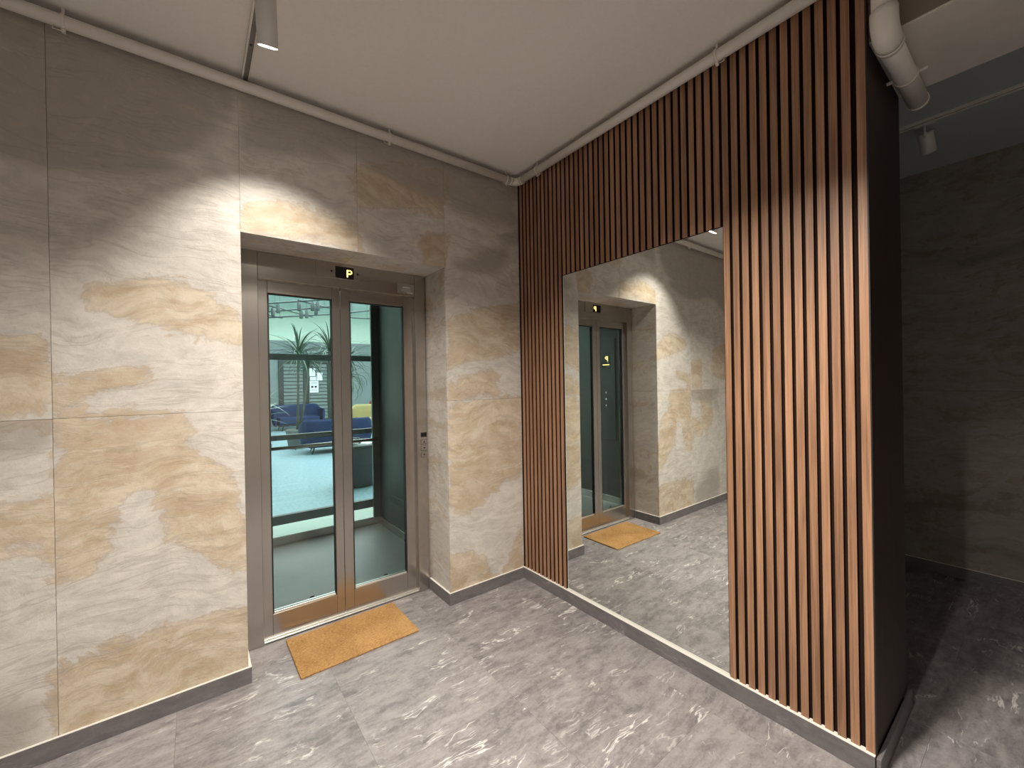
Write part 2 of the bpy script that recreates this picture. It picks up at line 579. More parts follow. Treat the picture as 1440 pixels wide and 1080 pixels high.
def make_tile(name, parent, mat, org, ux, vy, nrm, w, h, thick, res=0.03, masks=None, bev=0.0006, uvoff=(0, 0)):
    """slab w x h with a gridded front face; org is its lower corner on the front plane"""
    org, ux, vy, nrm = Vector(org), Vector(ux), Vector(vy), Vector(nrm)
    nx, ny = max(1, int(w / res)), max(1, int(h / res))
    us = [0, bev] + [w * i / nx for i in range(1, nx)] + [w - bev, w]
    vs = [0, bev] + [h * i / ny for i in range(1, ny)] + [h - bev, h]
    verts, uvs, cols = [], [], []
    nu, nv = len(us), len(vs)
    for j, b in enumerate(vs):
        for i, a in enumerate(us):
            edge = i in (0, nu - 1) or j in (0, nv - 1)
            P = org + ux * a + vy * b - nrm * (bev if edge else 0)
            verts.append(P)
            uvs.append((a, b))
            if masks:
                cols.append((masks[0](P), masks[1](P), 0, 1))
            else:
                cols.append((0.30, 0.30, 0, 1))
    faces = []
    for j in range(nv - 1):
        for i in range(nu - 1):
            k = j * nu + i
            faces.append((k, k + 1, k + nu + 1, k + nu))
    base = len(verts)
    cr = [0, nu - 1, nu * nv - 1, nu * (nv - 1)]
    border = ([j for j in range(nu)] + [j * nu + nu - 1 for j in range(1, nv)] +
              [(nv - 1) * nu + i for i in range(nu - 2, -1, -1)] + [j * nu for j in range(nv - 2, 0, -1)])
    for k in border:
        verts.append(verts[k] - nrm * (thick - bev))
        uvs.append(uvs[k]); cols.append(cols[k])
    n = len(border)
    for q in range(n):
        a, b = border[q], border[(q + 1) % n]
        faces.append((b, a, base + q, base + (q + 1) % n))
    faces.append(tuple(base + q for q in range(n - 1, -1, -1)))
    me = bpy.data.meshes.new(name)
    me.from_pydata([tuple(v - org) for v in verts], [], faces)
    uvl = me.uv_layers.new(name='UVMap')
    for lp in me.loops:
        uvl.data[lp.index].uv = uvs[lp.vertex_index]
    ca = me.color_attributes.new('mask', 'FLOAT_COLOR', 'POINT')
    for i, c in enumerate(cols):
        ca.data[i].color = c
    me.materials.append(mat)
    me.update()
    o = mesh_obj(name, me, None, parent, org)
    return o


def mA(f):
    return lambda P: poly_mask(f, P.x, P.z)


# --- wall with the lift (core + stone tiles)
wc = MB()
for (a, b, c, d) in [(XO, XL - 0.012, 0, ZC), (XR + 0.012, XW, 0, ZC), (XL - 0.012, XR + 0.012, ZT + 0.012, ZC)]:
    wc.box(a, b, 0.012, DF + 0.06, c, d)
wall_back = tag(wc.build('wall_back', MT['backing']), 'layered beige travertine wall around the lift recess', kind='structure')

G = 0.0006
colsx = [XO + 0.002, -3.656, -3.017, -2.378, XL]
for i in range(4):
    for (z0, z1) in [(0.0, ZJ), (ZJ, ZC)]:
        x0, x1 = colsx[i], colsx[i + 1]
        dz = random.uniform(-0.0006, 0.0006)
        make_tile('tile', wall_back, MT['stone'], (x0 + G, dz, z0 + G), (1, 0, 0), (0, 0, 1), (0, -1, 0), x1 - x0 - (2 * G if i < 3 else G), z1 - z0 - 2 * G, 0.012,
                  0.03 if i > 1 else 0.08, (mA(TAN), mA(GREY)))
for (x0, x1, z0, z1) in [(XL, -1.176, ZT, ZC), (-1.176, XR, ZT, ZC), (XR, 0.0, 0, ZJ), (XR, 0.0, ZJ, ZC)]:
    make_tile('tile', wall_back, MT['stone'], (x0 + G, random.uniform(-0.0005, 0.0005), z0 + (G if z0 < 2 else 0)), (1, 0, 0), (0, 0, 1), (0, -1, 0), x1 - x0 - 2 * G,
              z1 - z0 - 2 * G, 0.012, 0.03, (mA(TAN), mA(GREY)))
# reveals and soffit of the recess
for (z0, z1) in [(0.0, ZJ), (ZJ, ZT)]:
    make_tile('tile', wall_back, MT['stone'], (XL, 0.0125, z0 + G), (0, 1, 0), (0, 0, 1), (1, 0, 0), DF + 0.02, z1 - z0 - 2 * G, 0.012, 0.05)
    make_tile('tile', wall_back, MT['stone'], (XR, DF + 0.0325, z0 + G), (0, -1, 0), (0, 0, 1), (-1, 0, 0), DF + 0.02, z1 - z0 - 2 * G, 0.012, 0.05)
for (x0, x1) in [(XL, -1.176), (-1.176, XR)]:
    make_tile('tile', wall_back, MT['stone'], (x0 + G, DF + 0.0325, ZT), (1, 0, 0), (0, -1, 0), (0, 0, -1), x1 - x0 - 2 * G, DF + 0.02, 0.012, 0.05)

# --- slatted wall
core = MB()
core.box(0.013, XB, YE + 0.012, 0.011, 0, ZC)
wall_right = tag(core.build('wall_right', MT['felt']), 'walnut slat wall on dark felt holding the mirror', kind='structure')


def slat_mesh(h):
    me_ = MB().box(0, 0.013, -0.0135, 0.0135, 0, h, 0.0006).mesh('slat', MT['slat'])
    me_.materials.append(MT['felt'])
    for f in me_.polygons:
        if abs(f.normal.y) > 0.9: f.material_index = 1
    return me_


s_full, s_top = slat_mesh(ZC - ZB), slat_mesh(ZC - MZ - 0.004)
for k in range(50):
    yc = -(0.04 * k + 0.011 + 0.02)
    if k == 49: yc = YE + 0.0148
    short = 11 <= k <= 36
    mesh_obj('slat', s_top if short else s_full, None, wall_right, (random.uniform(-0.0003, 0.0003), yc, (MZ + 0.004) if short else ZB))
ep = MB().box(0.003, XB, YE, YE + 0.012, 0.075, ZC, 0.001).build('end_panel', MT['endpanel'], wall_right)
ep['label'] = 'dark oak end panel'
MB().box(-0.001, 0.013, YE - 0.003, YE + 0.0008, 0.075, ZC).build('corner_trim', MT['rubber'], wall_right)

# --- other walls
wall_corr = tag(MB().box(XW + 0.012, XW + 0.1, YO, 0.3, 0, ZC).build('wall_corridor', MT['backing']), kind='structure')
for i in range(5):
    y1 = -0.42 - 0.64 * i + 0.64 * 1
    y0 = y1 - 0.64
    for (z0, z1) in [(0, ZJ), (ZJ, ZC)]:
        make_tile('tile', wall_corr, MT['darkstone'], (XW, y1 - G, z0 + G), (0, -1, 0), (0, 0, 1), (-1, 0, 0), 0.64 - 2 * G, z1 - z0 - 2 * G, 0.012, 0.2)
tag(MB().box(XW + 0.0, XW + 0.012, YO, -2.98, 0, ZC).build('trim_1', MT['darkstone']), kind='structure')
tag(MB().box(XO - 0.1, XO, YO, 0.3, 0, ZC).build('wall_left', MT['sidewall']), kind='structure')
tag(MB().box(XO - 0.1, XW + 0.1, YO - 0.1, YO, 0, ZC).build('wall_front', MT['sidewall']), kind='structure')

# --- ceiling and beam
tag(MB().box(XO - 0.1, XW + 0.1, YO - 0.1, 0.34, ZC, ZC + 0.1).build('ceiling', MT['plaster']), kind='structure')
tag(MB().box(XB + 0.001, XW + 0.1, YO, 0.3, ZC - 0.004, ZC - 0.0003).build('ceiling_corridor', MT['corrceil']), kind='structure')  # thin skin added to carry the dimmed corridor tone
ZBM = 2.66
tag(MB().box(0.04, XB, YO, YE - 0.0005, ZBM, ZC - 0.0005, 0.003).build('ceiling_beam', MT['beam']), 'downstand beam with brown face continuing the slatted wall overhead', 'beam', kind='structure')

MB().box(0.036, 0.0398, YO, YE - 0.004, ZBM + 0.006, ZC - 0.001).build('beam_face_board', MT['beamface'], bpy.data.objects['ceiling_beam'])

# --- floor tiles
floor = tag(MB().box(XO - 0.1, XW + 0.1, YO - 0.1, DF + 0.06, -0.08, -0.010).build('floor', MT['backing']), kind='structure')
TW, TL = 0.615, 1.22
x = -1.40 - 5 * TW
ci = 0
while x < XW:
    y = DF + 0.06 - (0.0 if ci % 2 else TL / 2)
    ys = [DF + 0.06]
    if not ci % 2: ys.append(DF + 0.06 - TL * 0.5)
    while ys[-1] > YO: ys.append(ys[-1] - TL)
    ys[-1] = YO
    for a, b in zip(ys, ys[1:]):
        x0, x1 = max(x, XO), min(x + TW, XW + 0.012)
        if x1 - x0 < 0.02 or a - b < 0.02: continue
        if a > 0.30 and (x1 < XL or x0 > XR): a = 0.012
        make_tile('tile', floor, MT['floor'], (x0 + 0.0002, b + 0.0002, random.uniform(-0.0003, 0)), (1, 0, 0), (0, 1, 0), (0, 0, 1), x1 - x0 - 0.0004, a - b - 0.0004, 0.010, 5.0, None, 0.0003)
    x += TW
    ci += 1

# --- skirting
def skirting(name, runs):
    root = tag(empty(name), kind='structure')
    for (x0, x1, y0, y1) in runs:
        make_box_uv('stone_strip', root, MT['skirting'], x0, x1, y0, y1, 0.0, ZB - 0.002)
        if y0 < YE - 0.01 and x0 > -0.1 and x1 < 1: continue
        MB().box(x0 + 0.0003, x1 - 0.0003, y0 + 0.0003, y1 - 0.0003, ZB - 0.002, ZB).build('white_top_joint', MT['white'], root)
    return root


def make_box_uv(name, parent, mat, x0, x1, y0, y1, z0, z1):
    me = MB().box(x0, x1, y0, y1, z0, z1, 0.001).mesh(name, mat)
    uvl = me.uv_layers.new(name='UVMap')
    long_x = (x1 - x0) > (y1 - y0)
    for lp in me.loops:
        c = me.vertices[lp.vertex_index].co
        uvl.data[lp.index].uv = (c.x if long_x else c.y, c.z + (c.y if long_x else c.x))
    return mesh_obj(name, me, None, parent)


T = 0.013
skirting('baseboard_back', [(XO, XL + T, -T, -0.0012), (XL + 0.0008, XL + T, 0, DF - 0.001), (XR - T, XR - 0.0008, 0, DF - 0.001), (XR - T, 0.0, -T, -0.0012)])
skirting('baseboard_right', [(-T, 0.0125, YE, -T - 0.001), (-T, XB, YE - T - 0.004, YE - 0.0035)])
skirting('baseboard_corridor', [(XW - T, XW - 0.0008, YO, 0.0)])

# ------------------------------------------------------------------ mirror
mir = tag(empty('wall_mirror', (0.004, (MY0 + MY1) / 2, ZB)), 'tall frameless mirror set into the walnut slat wall reflecting the lift', 'mirror')
hy = (MY0 - MY1) / 2
mm = MB()
mm.box(0, 0.008, -hy + 0.001, hy - 0.001, 0.0005, MZ - ZB - 0.001)
mm.build('mirror_glass', MT['mirror'], mir)
MB().box(-0.0004, 0.008, hy - 0.001, hy + 0.0025, 0.0005, MZ - ZB).build('polished_edge', MT['edge'], mir)
MB().box(-0.0002, 0.008, -hy, hy, MZ - ZB - 0.001, MZ - ZB + 0.003).build('top_shadow_strip', MT['rubber'], mir)  # black strip drawn as the thin shadow line above the mirror

# ------------------------------------------------------------------ lift landing entrance
lf = tag(empty('lift_door_frame', (-1.18, DF, 0)), 'brushed steel lift door surround with P display and call buttons', 'door frame')
lf_loc = Vector((-1.18, DF, 0))


def FB(name, mat, x0, x1, y0, y1, z0, z1, parent=lf, bev=0.0015, loc=lf_loc):
    m = MB().box(x0 - loc.x, x1 - loc.x, y0 - loc.y, y1 - loc.y, z0 - loc.z, z1 - loc.z, bev)
    return m.build(name, mat, parent)


PL, PR = -1.642, -0.708      # clear opening
FB('post', MT['steel'], XL + 0.0135, PL, DF, DF + 0.055, 0, ZT - 0.001)
FB('post', MT['steel'], PR, XR - 0.0135, DF, DF + 0.055, 0, ZT - 0.001)
FB('header', MT['steel_h'], PL + 0.0005, PR - 0.0005, DF + 0.001, DF + 0.05, 2.054, ZT - 0.001)
ip = FB('indicator_panel', MT['steel'], -1.341, -1.008, DF - 0.003, DF + 0.001, 2.108, ZT - 0.001, lf, 0.0006)
dsp = FB('floor_display', MT['black'], -1.2295, -1.1185, DF - 0.0042, DF - 0.003, 2.115, 2.187, lf, 0.0003)
dsp['label'] = 'black floor display showing a lit P'


def letter_P(x0, z0, hgt, y, parent, loc, mat, axis='x', wd=None):
    """letter P drawn with bars; read from the -y side (axis x) or from the +x side (axis y)"""
    s = hgt / 6.0
    wdt = 4.2 * s
    m = MB()
    def bar(a0, a1, b0, b1):
        if axis == 'x':
            m.box(x0 + a0 - loc.x, x0 + a1 - loc.x, y - 0.0006 - loc.y, y - loc.y, z0 + b0 - loc.z, z0 + b1 - loc.z)
        else:
            m.box(y - loc.x, y + 0.0006 - loc.x, x0 + a0 - loc.y, x0 + a1 - loc.y, z0 + b0 - loc.z, z0 + b1 - loc.z)
    t = s * 0.95
    bar(0, t, 0, hgt)
    bar(t, wdt - t, hgt - t, hgt)
    bar(t, wdt - t, hgt * 0.40, hgt * 0.40 + t)
    bar(wdt - t, wdt, hgt * 0.40 + t * 0.7, hgt - t * 0.7)
    return m.build('letter_p', mat, parent)


letter_P(-1.162, 2.125, 0.046, DF - 0.0042, lf, lf_loc, MT['led']).parent = lf
for xx in (-1.252, -1.095):
    l = lathe([(0.0, 0), (0.006, 0), (0.006, 0.002), (0.0, 0.002)], 14)
    bmesh.ops.rotate(l.b, verts=l.b.verts[:], cent=(0, 0, 0), matrix=Matrix.Rotation(pi / 2, 3, 'X'))
    l.build('screw', MT['rubber'], lf, Vector((xx, DF - 0.003, 2.152)) - lf_loc)
# rating plate
pl = FB('rating_plate', MT['track'], -0.834, -0.713, DF - 0.001, DF + 0.001, 2.066, 2.135, lf, 0.0003)
for (a, b, c, d) in [(-0.795, -0.742, 2.107, 2.114), (-0.805, -0.735, 2.096, 2.0985), (-0.805, -0.735, 2.086, 2.0885), (-0.765, -0.722, 2.072, 2.079)]:
    FB('printed_line', MT['white'], a, b, DF - 0.0014, DF - 0.001, c, d, lf, 0)
# call panel
FB('call_panel', MT['steel'], PR + 0.003, XR - 0.016, DF - 0.0025, DF, 0.863, 1.190, lf, 0.0006)
FB('call_display', MT['black'], -0.681, -0.637, DF - 0.0035, DF - 0.0025, 1.078, 1.110, lf, 0.0002)
for k, zc in enumerate((1.044, 1.000, 0.955)):
    zc -= 0.0
    bt = FB('call_button', MT['steel_h'], -0.681, -0.637, DF - 0.007, DF - 0.0025, zc - 0.016, zc + 0.016, lf, 0.0018)
    FB('button_recess', MT['rubber'], -0.6825, -0.6355, DF - 0.0032, DF - 0.0026, zc - 0.0178, zc + 0.0178, lf, 0)
    y = DF - 0.0075 - lf_loc.y
    xc = -0.659 - lf_loc.x
    s = 0.0085
    m = MB()
    if k == 0:
        m.prism([(xc - s, y, zc - s * 0.8), (xc + s, y, zc - s * 0.8), (xc, y, zc + s)], (0, 0.0006, 0))
    elif k == 1:
        m.prism([(xc - s, y, zc + s * 0.8), (xc, y, zc - s), (xc + s, y, zc + s * 0.8)], (0, 0.0006, 0))
    else:
        m.prism([(xc - s * 0.9, y, zc - s * 0.5), (xc + s * 0.9, y, zc - s * 0.5), (xc + s * 0.55, y, zc), (xc + s * 0.35, y, zc + s * 0.8), (xc - s * 0.35, y, zc + s * 0.8), (xc - s * 0.55, y, zc)], (0, 0.0006, 0))
    m.build('button_symbol', MT['rubber'], bt)
# sill
sl = tag(empty('lift_sill', (-1.18, DF, 0)), 'pale grooved aluminium sill under the lift doors', 'sill')
for (a, b, h) in [(0.004, 0.026, 0.016), (0.030, 0.048, 0.018), (0.052, 0.075, 0.018)]:
    MB().box(PL + 1.18 + 0.001, PR + 1.18 - 0.001, a, b, 0.001, h, 0.0015).build('sill_rib', MT['alu'], sl)
MB().box(PL + 1.18 + 0.001, PR + 1.18 - 0.001, 0.004, 0.12, 0.0005, 0.008).build('sill_plate', MT['alu'], sl)


def leaf(x0, x1, gx0, gx1, label, mark):
    loc = Vector(((x0 + x1) / 2, 0.325, 0.022))
    r = tag(empty('lift_door_leaf', loc), label, 'lift door')
    y0, y1 = 0.308, 0.340
    z0, z1 = 0.022, 2.075
    gz0, gz1 = 0.148, 1.984
    FB('stile', MT['steel'], x0, gx0, y0, y1, z0, z1, r, 0.0015, loc)
    FB('stile', MT['steel'], gx1, x1, y0, y1, z0, z1, r, 0.0015, loc)
    FB('bottom_rail', MT['steel_h'], gx0 + 0.0003, gx1 - 0.0003, y0, y1, z0, gz0, r, 0.0015, loc)
    FB('top_rail', MT['steel_h'], gx0 + 0.0003, gx1 - 0.0003, y0, y1, gz1, z1, r, 0.0015, loc)
    t = 0.007
    yg0, yg1 = 0.311, 0.336
    FB('gasket', MT['rubber'], gx0, gx0 + t, yg0, yg1, gz0, gz1, r, 0, loc)
    FB('gasket', MT['rubber'], gx1 - t, gx1, yg0, yg1, gz0, gz1, r, 0, loc)
    FB('gasket', MT['rubber'], gx0 + t, gx1 - t, yg0, yg1, gz1 - t, gz1, r, 0, loc)
    FB('glazing_bead', MT['alu'], gx0 + t, gx1 - t, yg0, yg0 + 0.006, gz0, gz0 + 0.012, r, 0.001, loc)
    FB('glazing_bead', MT['alu'], gx0 + t, gx1 - t, yg0 + 0.014, yg1, gz0, gz0 + 0.014, r, 0.001, loc)
    FB('gasket', MT['rubber'], gx0 + t, gx1 - t, yg0 + 0.006, yg0 + 0.014, gz0, gz0 + 0.008, r, 0, loc)
    g = MB()
    zz0, zz1 = gz0 + 0.008 - loc.z, gz1 - t - loc.z
    g.poly([(gx0 + t - loc.x, 0.0, zz0), (gx1 - t - loc.x, 0, zz0), (gx1 - t - loc.x, 0, zz1), (gx0 + t - loc.x, 0, zz1)])
    g.build('glass_pane', MT['glass'], r)
    FB('glass_stamp', MT['rubber'], mark[0] - 0.012, mark[0] + 0.012, 0.3235, 0.3246, mark[1] - 0.004, mark[1] + 0.004, r, 0, loc)
    return r


leaf(PL - 0.012, -1.1975, -1.594, -1.245, 'glazed steel lift door leaf beside the left stone reveal, without call buttons', (-1.385, 0.175))
leaf(-1.1955, PR + 0.012, -1.140, -0.781, 'glazed steel lift door leaf next to the call button post', (-0.93, 0.175))

# ------------------------------------------------------------------ lift car
car = tag(empty('lift_car', (-1.2, 1.13, 0)), 'lift car with steel sides, glazed back and handrail behind the glass doors', 'lift car')
CL = Vector((-1.2, 1.13, 0))
CX0, CX1, CY0, CY1, CZ = -2.00, -0.40, 0.42, 1.90, 2.50


def CB(name, mat, x0, x1, y0, y1, z0, z1, bev=0.001, parent=car):
    return MB().box(x0 - CL.x, x1 - CL.x, y0 - CL.y, y1 - CL.y, z0, z1, bev).build(name, mat, parent)


MT['carfloor'] = simple('lift_vinyl_floor', (0.31, 0.285, 0.27), 0.5, 0, 0.12, 5)
MT['carpanel'] = simple('lift_wall_grey', (0.048, 0.049, 0.044), 0.5, 0.0, 0.06, 3)
CB('car_floor', MT['carfloor'], CX0, CX1, CY0, CY1, -0.03, 0.0)
CB('side_wall', MT['carpanel'], CX1, CX1 + 0.03, CY0, CY1, 0, CZ)
CB('side_wall', MT['carpanel'], CX0 - 0.03, CX0, CY0, CY1, 0, CZ)
CB('car_ceiling', MT['steel_dk'], CX0, CX1, CY0, CY1, CZ, CZ + 0.03)
CB('kick_plate', MT['steel_h'], CX0, CX1, CY1 - 0.012, CY1, 0.0005, 0.078)
CB('kick_plate', MT['steel'], CX1 - 0.012, CX1, CY0, CY1 - 0.013, 0.0005, 0.078)
CB('kick_plate', MT['steel'], CX0, CX0 + 0.012, CY0, CY1 - 0.013, 0.0005, 0.078)
CB('back_post', MT['steel_dk'], CX1 - 0.075, CX1, CY1 - 0.03, CY1 - 0.001, 0.079, CZ)
CB('back_post', MT['steel_dk'], CX0, CX0 + 0.075, CY1 - 0.03, CY1 - 0.001, 0.079, CZ)
CB('back_head', MT['steel_dk'], CX0 + 0.075, CX1 - 0.075, CY1 - 0.03, CY1 - 0.001, CZ - 0.04, CZ)
CB('front_return', MT['steel'], CX1 - 0.29, CX1 + 0.0, CY0 - 0.03, CY0 - 0.001, 0, CZ)
CB('front_return', MT['steel'], CX0, PL - 0.02, CY0 - 0.03, CY0 - 0.001, 0, CZ)
g = MB()
g.poly([(CX0 + 0.075 - CL.x, CY1 - 0.015 - CL.y, 0.079), (CX1 - 0.075 - CL.x, CY1 - 0.015 - CL.y, 0.079), (CX1 - 0.075 - CL.x, CY1 - 0.015 - CL.y, CZ - 0.04), (CX0 + 0.075 - CL.x, CY1 - 0.015 - CL.y, CZ - 0.04)])
g.build('back_glass', MT['glass2'], car)
hr = MB().tube([(CX0 + 0.1 - CL.x, 1.80 - CL.y, 0.895), (CX1 - 0.10 - CL.x, 1.80 - CL.y, 0.895), (CX1 - 0.055 - CL.x, 1.815 - CL.y, 0.895), (CX1 - 0.045 - CL.x, 1.87 - CL.y, 0.895)], 0.0155, 14)
hr.build('handrail', MT['steel_h'], car)
for xx in (-1.75, -1.2, -0.62):
    MB().tube([(xx - CL.x, 1.80 - CL.y, 0.88), (xx - CL.x, 1.83 - CL.y, 0.868), (xx - CL.x, 1.885 - CL.y, 0.868)], 0.006, 8).build('rail_bracket', MT['steel_dk'], car)
CB('door_gasket', MT['rubber'], CX1 - 0.295, CX1 - 0.29, CY0 - 0.03, CY0 - 0.001, 0.0, CZ)
# operating panel on the far side wall, seen in the mirror
op = CB('operating_panel', MT['carpanel'], CX0, CX0 + 0.012, 0.72, 0.98, 0.75, 1.95, 0.002)
CB('panel_display', MT['black'], CX0 + 0.012, CX0 + 0.0135, 0.78, 0.92, 1.60, 1.78, 0.0005)
lp = letter_P(0.0, 1.685, 0.058, 0.0, car, Vector((0, 0, 0)), MT['led'], 'y')
lp.location = (CX0 + 0.0136 - CL.x, 0.82 - CL.y, 0)
CB('display_line', MT['led'], CX0 + 0.0136, CX0 + 0.0142, 0.80, 0.90, 1.640, 1.647, 0)
for k in range(3):
    l = lathe([(0.0, 0), (0.016, 0), (0.016, 0.004), (0.012, 0.006), (0.0, 0.006)], 18)
    bmesh.ops.rotate(l.b, verts=l.b.verts[:], cent=(0, 0, 0), matrix=Matrix.Rotation(pi / 2, 3, 'Y'))
    l.build('floor_button', MT['steel_h'], car, Vector((CX0 + 0.012, 0.85, 1.15 + 0.08 * k)) - CL)

# lift shaft glazing on the hall side
sh = tag(empty('shaft_screen', (-1.2, 2.02, 0)), 'dark framed glass screen closing the lift shaft on the hall side', 'glass screen')
SL = Vector((-1.2, 2.02, 0))


def SB(name, x0, x1, z0, z1, mat=None, y0=2.0, y1=2.05):
    return MB().box(x0 - SL.x, x1 - SL.x, y0 - SL.y, y1 - SL.y, z0, z1, 0.001).build(name, mat or MT['darkframe'], sh)


for (a, b) in [(1.700, 1.756), (0.942, 0.990), (0.152, 0.236), (2.70, 2.78)]:
    SB('transom', CX0 - 0.06, CX1 + 0.02, a, b)
SB('mullion', CX1 + 0.021, CX1 + 0.10, 0, 2.78)
SB('mullion', CX0 - 0.14, CX0 - 0.061, 0, 2.78)
SB('bottom_rail', CX0 - 0.06, CX1 + 0.02, 0.0, 0.03)
for (a, b) in [(1.758, 2.698), (0.992, 1.698), (0.238, 0.940), (0.031, 0.150)]:
    m = MB()
    m.poly([(CX0 - 0.06 - SL.x, 0.005, a), (CX1 + 0.02 - SL.x, 0.005, a), (CX1 + 0.02 - SL.x, 0.005, b), (CX0 - 0.06 - SL.x, 0.005, b)])
    m.build('glass_pane', MT['glass2'], sh)

# shaft side walls
MT['hallwall'] = simple('hall_wall_paint', (0.70, 0.79, 0.70), 0.85, 0, 0.03, 4, 0.2)
tag(MB().box(CX1 + 0.10, CX1 + 0.16, DF + 0.06, 2.06, 0, 2.8).build('wall_shaft_right', MT['backing']), kind='structure')
tag(MB().box(CX0 - 0.2, CX0 - 0.14, DF + 0.06, 2.06, 0, 2.8).build('wall_shaft_left', MT['backing']), kind='structure')
tag(MB().box(CX0 - 0.2, CX1 + 0.16, DF + 0.06, 2.06, 2.8, 2.86).build('ceiling_shaft', MT['backing']), kind='structure')

# ------------------------------------------------------------------ hall beyond the lift
HX0, HX1, HY0, HY1, HZ = -2.6, 6.0, 2.06, 14.6, 4.3
MT['hallfloor'] = simple('hall_speckled_floor', (0.27, 0.375, 0.44), 0.5, 0, 0.55, 26, 0.4)
MT['hallborder'] = simple('hall_pale_border', (0.40, 0.44, 0.39), 0.5, 0, 0.05)
MT['hallstone'] = simple('hall_grey_stone', (0.22, 0.255, 0.265), 0.6, 0, 0.18, 1.6)
MT['hallceil'] = simple('hall_ceiling_paint', (0.72, 0.82, 0.77), 0.9, 0, 0.02)
fh = tag(MB().box(HX0, HX1, 2.72, HY1, -0.06, 0).build('floor_hall', MT['hallfloor']), kind='structure')
MB().box(HX0, HX1, HY0, 2.7195, -0.06, 0).build('pale_border', MT['hallborder'], fh)
tag(MB().box(HX0, HX1, HY1, HY1 + 0.1, 3.12, HZ).build('wall_hall_back', MT['hallwall']), kind='structure')
tag(MB().box(HX0, HX1, HY1 - 0.06, HY1 + 0.1, 0, 3.12).build('wall_hall_stone', MT['hallstone']), kind='structure')
tag(MB().box(HX0 - 0.1, HX0, HY0, HY1, 0, HZ).build('wall_hall_left', MT['hallwall']), kind='structure')
tag(MB().box(HX1, HX1 + 0.1, HY0, HY1, 0, HZ).build('wall_hall_right', MT['hallwall']), kind='structure')
hw = MB()
hw.box(HX0, CX0 - 0.2, HY0 - 0.1, HY0, 0, HZ).box(CX1 + 0.16, HX1, HY0 - 0.1, HY0, 0, HZ).box(CX0 - 0.2, CX1 + 0.16, HY0 - 0.1, HY0, 2.86, HZ)
tag(hw.build('wall_hall_front', MT['hallwall']), kind='structure')
hc = MB()
hc.box(HX0, HX1, HY0, 4.2, HZ, HZ + 0.1).box(HX0, HX1, 12.2, HY1, HZ, HZ + 0.1).box(HX0, -1.2, 4.2, 12.2, HZ, HZ + 0.1).box(4.8, HX1, 4.2, 12.2, HZ, HZ + 0.1)
tag(hc.build('ceiling_hall', MT['hallceil']), kind='structure')
sky = tag(empty('skylight', (1.8, 8.2, HZ)), 'large bright skylight panels over the hall', 'skylight')
MT['sky'] = emit_mat('daylight_panel', (0.93, 1.0, 1.0), 4.2)
for i in range(3):
    for j in range(4):
        xa, ya = -3.0 + 2.0 * i, -4.0 + 2.0 * j
        MB().box(xa + 0.03, xa + 1.97, ya + 0.03, ya + 1.97, 0.05, 0.06).build('sky_pane', MT['sky'], sky)
for i in range(4): MB().box(-3.03 + 2 * i, -2.97 + 2 * i, -4, 4, 0.0, 0.07).build('skylight_bar', MT['white'], sky)
for j in range(5): MB().box(-3, 3, -4.03 + 2 * j, -3.97 + 2 * j, 0.0, 0.07).build('skylight_bar', MT['white'], sky)

# --- hall double door with louvres and notices
dr = tag(empty('louvred_door', (1.38, HY1 - 0.1, 0)), 'dark louvred double door at the far end of the hall', 'door')
MT['louvre'] = simple('louvre_grey', (0.16, 0.19, 0.19), 0.6, 0, 0.1)
for (a, b) in [(-0.90, -0.74), (-0.10, 0.10), (0.74, 0.90)]:
    MB().box(a, b, -0.02, 0.035, 0.02, 2.45, 0.004).build('stile', MT['darkframe'], dr)
for (a, b) in [(2.30, 2.45), (0.02, 0.20)]:
    for (c, d) in [(-0.74, -0.10), (0.10, 0.74)]:
        MB().box(c, d, -0.015, 0.03, a, b, 0.004).build('rail', MT['darkframe'], dr)
for (c, d) in [(-0.74, -0.10), (0.10, 0.74)]:
    for k in range(16):
        z = 0.22 + k * 0.13
        MB().prism([(c, -0.012, z), (c, 0.025, z + 0.10), (c, 0.033, z + 0.12), (c, 0.0, z + 0.02)], (d - c, 0, 0)).build('louvre', MT['louvre'], dr)
    MB().box(c, d, 0.031, 0.036, 0.2, 2.3).build('backing_panel', MT['darkframe'], dr)
MT['paper'] = simple('white_paper', (0.86, 0.90, 0.90), 0.8, 0, 0.02)


def notice(px, label):
    P0 = on_plane(px[0], px[1], 1, HY1 - 0.13)
    P1 = on_plane(px[2], px[3], 1, HY1 - 0.13)
    o = tag(empty('paper_notice', ((P0.x + P1.x) / 2, HY1 - 0.13, P1.z)), label, 'notice', 'notices taped to the louvred door')
    w2, h = (P1.x - P0.x) / 2, P0.z - P1.z
    MB().box(-w2, w2, -0.001, 0.001, 0, h).build('sheet', MT['paper'], o)
    return o, w2, h


notice((435, 518, 443.5, 529), 'upright white notice taped highest on the louvred door')
notice((445, 524, 453.5, 535), 'white notice beside the others nearest the door edge')
notice((436, 530, 444.5, 535), 'small wide white notice between two taller sheets')
o, w2, h = notice((435.5, 535.8, 448, 552), 'large white notice with two dark marks, lowest on the door')
for sx in (-0.45, 0.35):
    MB().box(sx * w2 - 0.03, sx * w2 + 0.04, -0.003, -0.001, h * 0.42, h * 0.58).build('dark_mark', MT['black'], o)
MB().box(-w2 * 0.7, w2 * 0.7, -0.003, -0.001, h * 0.80, h * 0.85).build('printed_line', MT['track'], o)
MB().box(-w2 * 0.6, w2 * 0.6, -0.003, -0.001, h * 0.18, h * 0.22).build('printed_line', MT['track'], o)

# --- sofas and chairs
def fabric(name, col):
    return simple(name, col, 0.9, 0, 0.18, 60, 0.15, 0.002)


